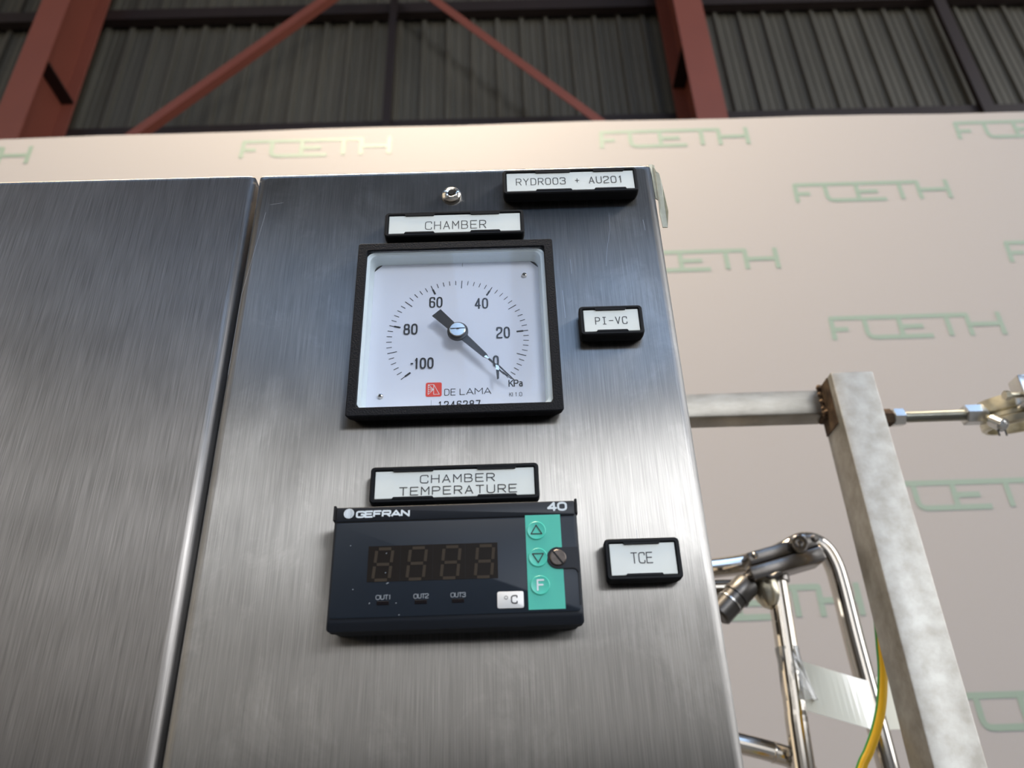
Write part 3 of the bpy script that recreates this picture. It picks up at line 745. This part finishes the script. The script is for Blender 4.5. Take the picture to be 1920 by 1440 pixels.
# pipe hanger screwed to the post
AX = (1, 0, 0.006)
ph = thing('pipe_hanger', 'threaded rod with nuts and an open pipe clamp on the frame post', 'pipe clamp', (.33, .345, -.02))
Y, Z = .345, .0100
g = G(); g.lathe((.2600, Y, Z), AX, [(0, .0085), (.0015, .0080), (.004, .0062), (.0055, .0060)], 20); obj('weld_bead', g, 'weld', ph)
g = G(); g.lathe((.2655, Y, Z), AX, [(0, .0074), (.001, .0084), (.0090, .0084), (.010, .0074)], 6, ph=.2); obj('lock_nut', g, 'weld', ph)
g = G(); g.lathe((.2757, Y, Z), AX, [(0, .0074), (.001, .0086), (.0100, .0086), (.011, .0074)], 6, ph=.5); obj('lock_nut', g, 'zinc', ph)
g = G(); pr = []
for k in range(33): pr += [(k*.0020, .0048), (k*.0020 + .0006, .0052), (k*.0020 + .0011, .0040), (k*.0020 + .0016, .0040)]
g.lathe((.2840, Y, Z), AX, pr, 18); obj('threaded_rod', g, 'thread', ph, sharp=60)
g = G(); g.lathe((.3425, Y, Z+.0003), AX, [(0, .0080), (.0012, .0096), (.0200, .0096), (.0212, .0082)], 6, ph=.35); obj('coupling_nut', g, 'zinc', ph)
# clamp ring: two cast half shells round a vertical axis, tipped a little
def ringpart(a0, a1, prof, n=22):
    c = Vector((.3925, Y, .0110)); R = Matrix.Rotation(math.radians(-4), 3, 'Y') @ Matrix.Rotation(math.radians(11), 3, 'X')
    g = G(); loops = []
    for k in range(n+1):
        a = a0 + (a1-a0)*k/n
        loops.append([c + R @ Vector((r*math.cos(a), r*math.sin(a), z)) for r, z in prof])
    g.loft(loops, True, True); return g
prof = [(.0275, -.0135), (.0295, -.0135), (.0315, -.0115), (.0318, -.0060), (.0292, -.0040), (.0292, -.0005), (.0318, .0012), (.0322, .0075), (.0310, .0135), (.0275, .0135)]
obj('clamp_shell', ringpart(math.radians(96), math.radians(262), prof), 'cast', ph)
obj('clamp_shell', ringpart(math.radians(-82), math.radians(80), prof), 'cast', ph)
obj('clamp_ear', G().box(.3725, .3860, .2980, .3150, .0000, .0265, .0016, 2), 'zinc', ph)
obj('clamp_ear', G().box(.3990, .4120, .2980, .3150, .0000, .0265, .0016, 2), 'zinc', ph)
g = G(); g.cyl((.3600, .3050, .0090), (.4200, .3050, .0100), .0024, 16); g.cyl((.3590, .3050, .0090), (.3635, .3050, .0091), .0044, 6); obj('clamp_bolt', g, 'cast', ph)
g = G(); g.cyl((.3615, .3350, -.0010), (.3635, .3270, -.0095), .0062, 18); g.lathe((.3634, .3275, -.0085), (.3, -.75, -.45), [(0, .0056), (.002, .0050), (.0034, .0026)], 18); obj('hinge_pin', g, 'zinc', ph)
for x in (.3595, .3660):
    g = G(); g.cyl((x, .330, -.0120), (x-.0006, .3295, -.0185), .0008, 8); obj('split_pin', g, 'gunmetal', ph)

# ================================================================== polished pipework
pb = thing('bent_pipe', 'polished steel pipe with a round top bend behind the frame post', 'pipe', (.268, .52, FZ))
g = G(); g.tube([(-.80, .52, -.090), (-.02, .52, -.083), (.08, .52, -.080), (.150, .52, -.0755), (.190, .52, -.0690), (.214, .52, -.0600), (.230, .52, -.0525), (.243, .52, -.0512), (.2555, .52, -.0590), (.2625, .52, -.0755), (.2650, .52, -.1000),
          (.2660, .52, -.155), (.2680, .52, -.212), (.2702, .52, -.273), (.274, .52, -.42), (.278, .52, -.60), (.290, .52, FZ)], .0105, 24)
obj('pipe_wall', g, 'pipe', pb, sharp=0)
pb2 = thing('riser_pipe', 'upright polished steel pipe wrapped with clear tape beside the cabinet', 'pipe', (.17, .48, FZ))
g = G(); g.tube([(.1862, .48, -.088), (.1852, .48, -.1007), (.183, .48, -.160), (.180, .48, -.2186), (.177, .48, -.2725), (.166, .48, -.60), (.130, .48, FZ)], .0104, 24); obj('pipe_wall', g, 'pipe', pb2, sharp=0)
g = G(); g.tube([(.1866, .48, -.086), (.1858, .48, -.104)], .0124, 24, sub=0); obj('weld_ferrule', g, 'fitting', pb2)
pb3 = thing('side_pipe', 'short polished pipe stub leaving the cabinet side near the bottom edge', 'pipe', (.10, .50, -.30))
g = G(); g.tube([(-.80, .50, -.2150), (-.02, .50, -.2200), (.08, .50, -.2375), (.128, .50, -.2490), (.160, .50, -.2580), (.175, .50, -.2640), (.184, .50, -.2760), (.186, .50, -.30), (.186, .505, -.60), (.160, .505, FZ)], .0095, 22); obj('pipe_wall', g, 'pipe', pb3, sharp=0)
g = G(); g.lathe((.1575, .50, -.2573), (1, 0, -.30), [(0, .0096), (.0004, .0100), (.0014, .0100), (.0018, .0096)], 22); obj('weld_ring', g, 'chrome', pb3)
pb4 = thing('lower_pipe', 'short straight pipe below the bent pipe ending in the clamp', 'pipe', (.08, .50, -.10))
g = G(); g.tube([(-.80, .50, -.1030), (.08, .50, -.1030), (.150, .50, -.1040)], .0088, 22, sub=0); obj('pipe_wall', g, 'pipe', pb4, sharp=0)

# clamp with wing knob over the riser
cf = thing('pipe_clamp', 'dark steel hinged clamp with a round knob on top of the riser pipe', 'pipe clamp', (.188, .475, -.10))
def tilt(g, c, deg, ax='Y'):
    R = Matrix.Rotation(math.radians(deg), 3, ax); c = Vector(c)
    for v in g.bm.verts: v.co = c + R @ (v.co - c)
    return g
C = (.190, .468, -.088)
g = G().box(.150, .228, .450, .484, -.1000, -.0860, .0022, 2); obj('lower_jaw', tilt(g, C, -14), 'fitting', cf)
g = G().box(.155, .229, .455, .480, -.0845, -.0715, .0022, 2); obj('upper_jaw', tilt(g, C, -14), 'fitting', cf)
g = G(); g.lathe((.2045, .4560, -.0740), (0, -1, -.15), [(0, .0095), (.006, .0095), (.0085, .0090), (.0095, .0078), (.0088, .0052), (.0095, .0030), (.0090, .0015)], 32); obj('clamp_knob', g, 'fitting', cf)
for nm, x, z, r in (('hinge_bolt', .2235, -.0680, .0042), ('hinge_bolt', .2270, -.0790, .0036), ('hinge_bolt', .1600, -.0835, .0034), ('hinge_bolt', .1640, -.1010, .0048), ('hinge_bolt', .1545, -.1035, .0038)):
    g = G(); g.lathe((x, .456, z), (.1, -1, -.1), [(-.012, r), (0, r), (.002, r*.92), (.0034, r*.5)], 14); obj(nm, g, 'fitting', cf)
g = G(); g.tube([(.162, .456, -.098), (.170, .452, -.106), (.178, .452, -.103), (.184, .455, -.099)], .0026, 10); obj('lever_wire', g, 'gunmetal', cf)
g = G(); g.lathe((.1700, .478, -.098), (.18, 0, -1), [(0, .0125), (.010, .0140), (.022, .0125), (.030, .0085), (.033, .0040)], 20); obj('drip_cup', g, 'cast', cf)

vl = thing('valve_stem', 'dark angled valve body poking out beside the cabinet edge', 'valve', (.13, .47, -.14))
ax = Vector((-.75, 0, -.66))
g = G(); g.lathe((.1545, .470, -.1060), ax, [(0, .0105), (.004, .0130), (.0180, .0130), (.0182, .0140), (.0205, .0140), (.0208, .0125), (.046, .0125), (.048, .010)], 28); obj('valve_body', g, 'gunmetal', vl)
g = G(); g.lathe((.1545, .470, -.1060), ax, [(.0283, .0129), (.0285, .0136), (.0300, .0136), (.0302, .0129)], 28); obj('valve_ring', g, 'zinc', vl)

# clear tape sleeve and milky tag
sl = thing('clear_tape_wrap', 'clear plastic tape wound round the riser pipe', 'tape', (.184, .48, -.2175))
g = G(); loops = []
for k in range(9):
    t = k/8; z = -.1672 - .0488*t; n = 22; cx = .1829 - .0018*t; lp = []
    for i in range(n):
        a = 2*PI*i/n; r = .0112 + (.0105*t*t if -.9 < a-PI*2*(.0) < .9 or a > 5.4 else .0004*math.sin(5*a+k)); lp.append((cx + r*math.cos(a), .48 + r*.92*math.sin(a) if r < .013 else .48 + .010*math.sin(a), z))
    loops.append(lp)
g.loft(loops); obj('tape_sleeve', g, 'film', sl, sharp=0)
tg = thing('plastic_tag', 'milky plastic sheet strung between the two upright pipes', 'tag', (.235, .50, -.235))
g = G(); N = 12
def sheet(y): 
    out = []
    for k in range(N+1):
        t = k/N; x = .192 + .072*t; yy = .482 + .023*t - .004*math.sin(t*PI); zt = -.1790 - .024*t + .006*t*t; zb = -.2245 - .019*t
        out.append(((x, yy+y, zt), (x-.001, yy+y+.002*math.sin(t*5), zb)))
    return out
for y in (0, .0006):
    A = [[g.bm.verts.new(p) for p in q] for q in sheet(y)]
    for a, b in zip(A, A[1:]): g.face([a[0], b[0], b[1], a[1]])
obj('tag_sheet', g, 'milky', tg, sharp=0, flip=False)
g = G(); g.box(.2660, .3060, .5312, .5318, -.2390, -.1900); obj('tag_end', g, 'milky', tg)

# earth cable
ec = G(); ec.tube([(.243, .3700, -.020), (.2440, .392, -.05), (.2450, .400, -.090), (.2425, .400, -.150), (.2375, .400, -.185), (.2338, .400, -.2050), (.2262, .400, -.2300), (.2165, .400, -.2503), (.2062, .400, -.2661), (.1976, .400, -.2776), (.180, .400, -.310), (.15, .40, -.40), (.13, .40, -.60), (.12, .40, FZ+.01)],
                  .0041, 20, mats=lambda k, n: 1 if k in (19, 0, 1, 9, 10) else 0)
obj('earth_cable', ec, ['yellow', 'cable_green'], label='yellow and green earth cable hanging behind the frame post', cat='cable', sharp=0)
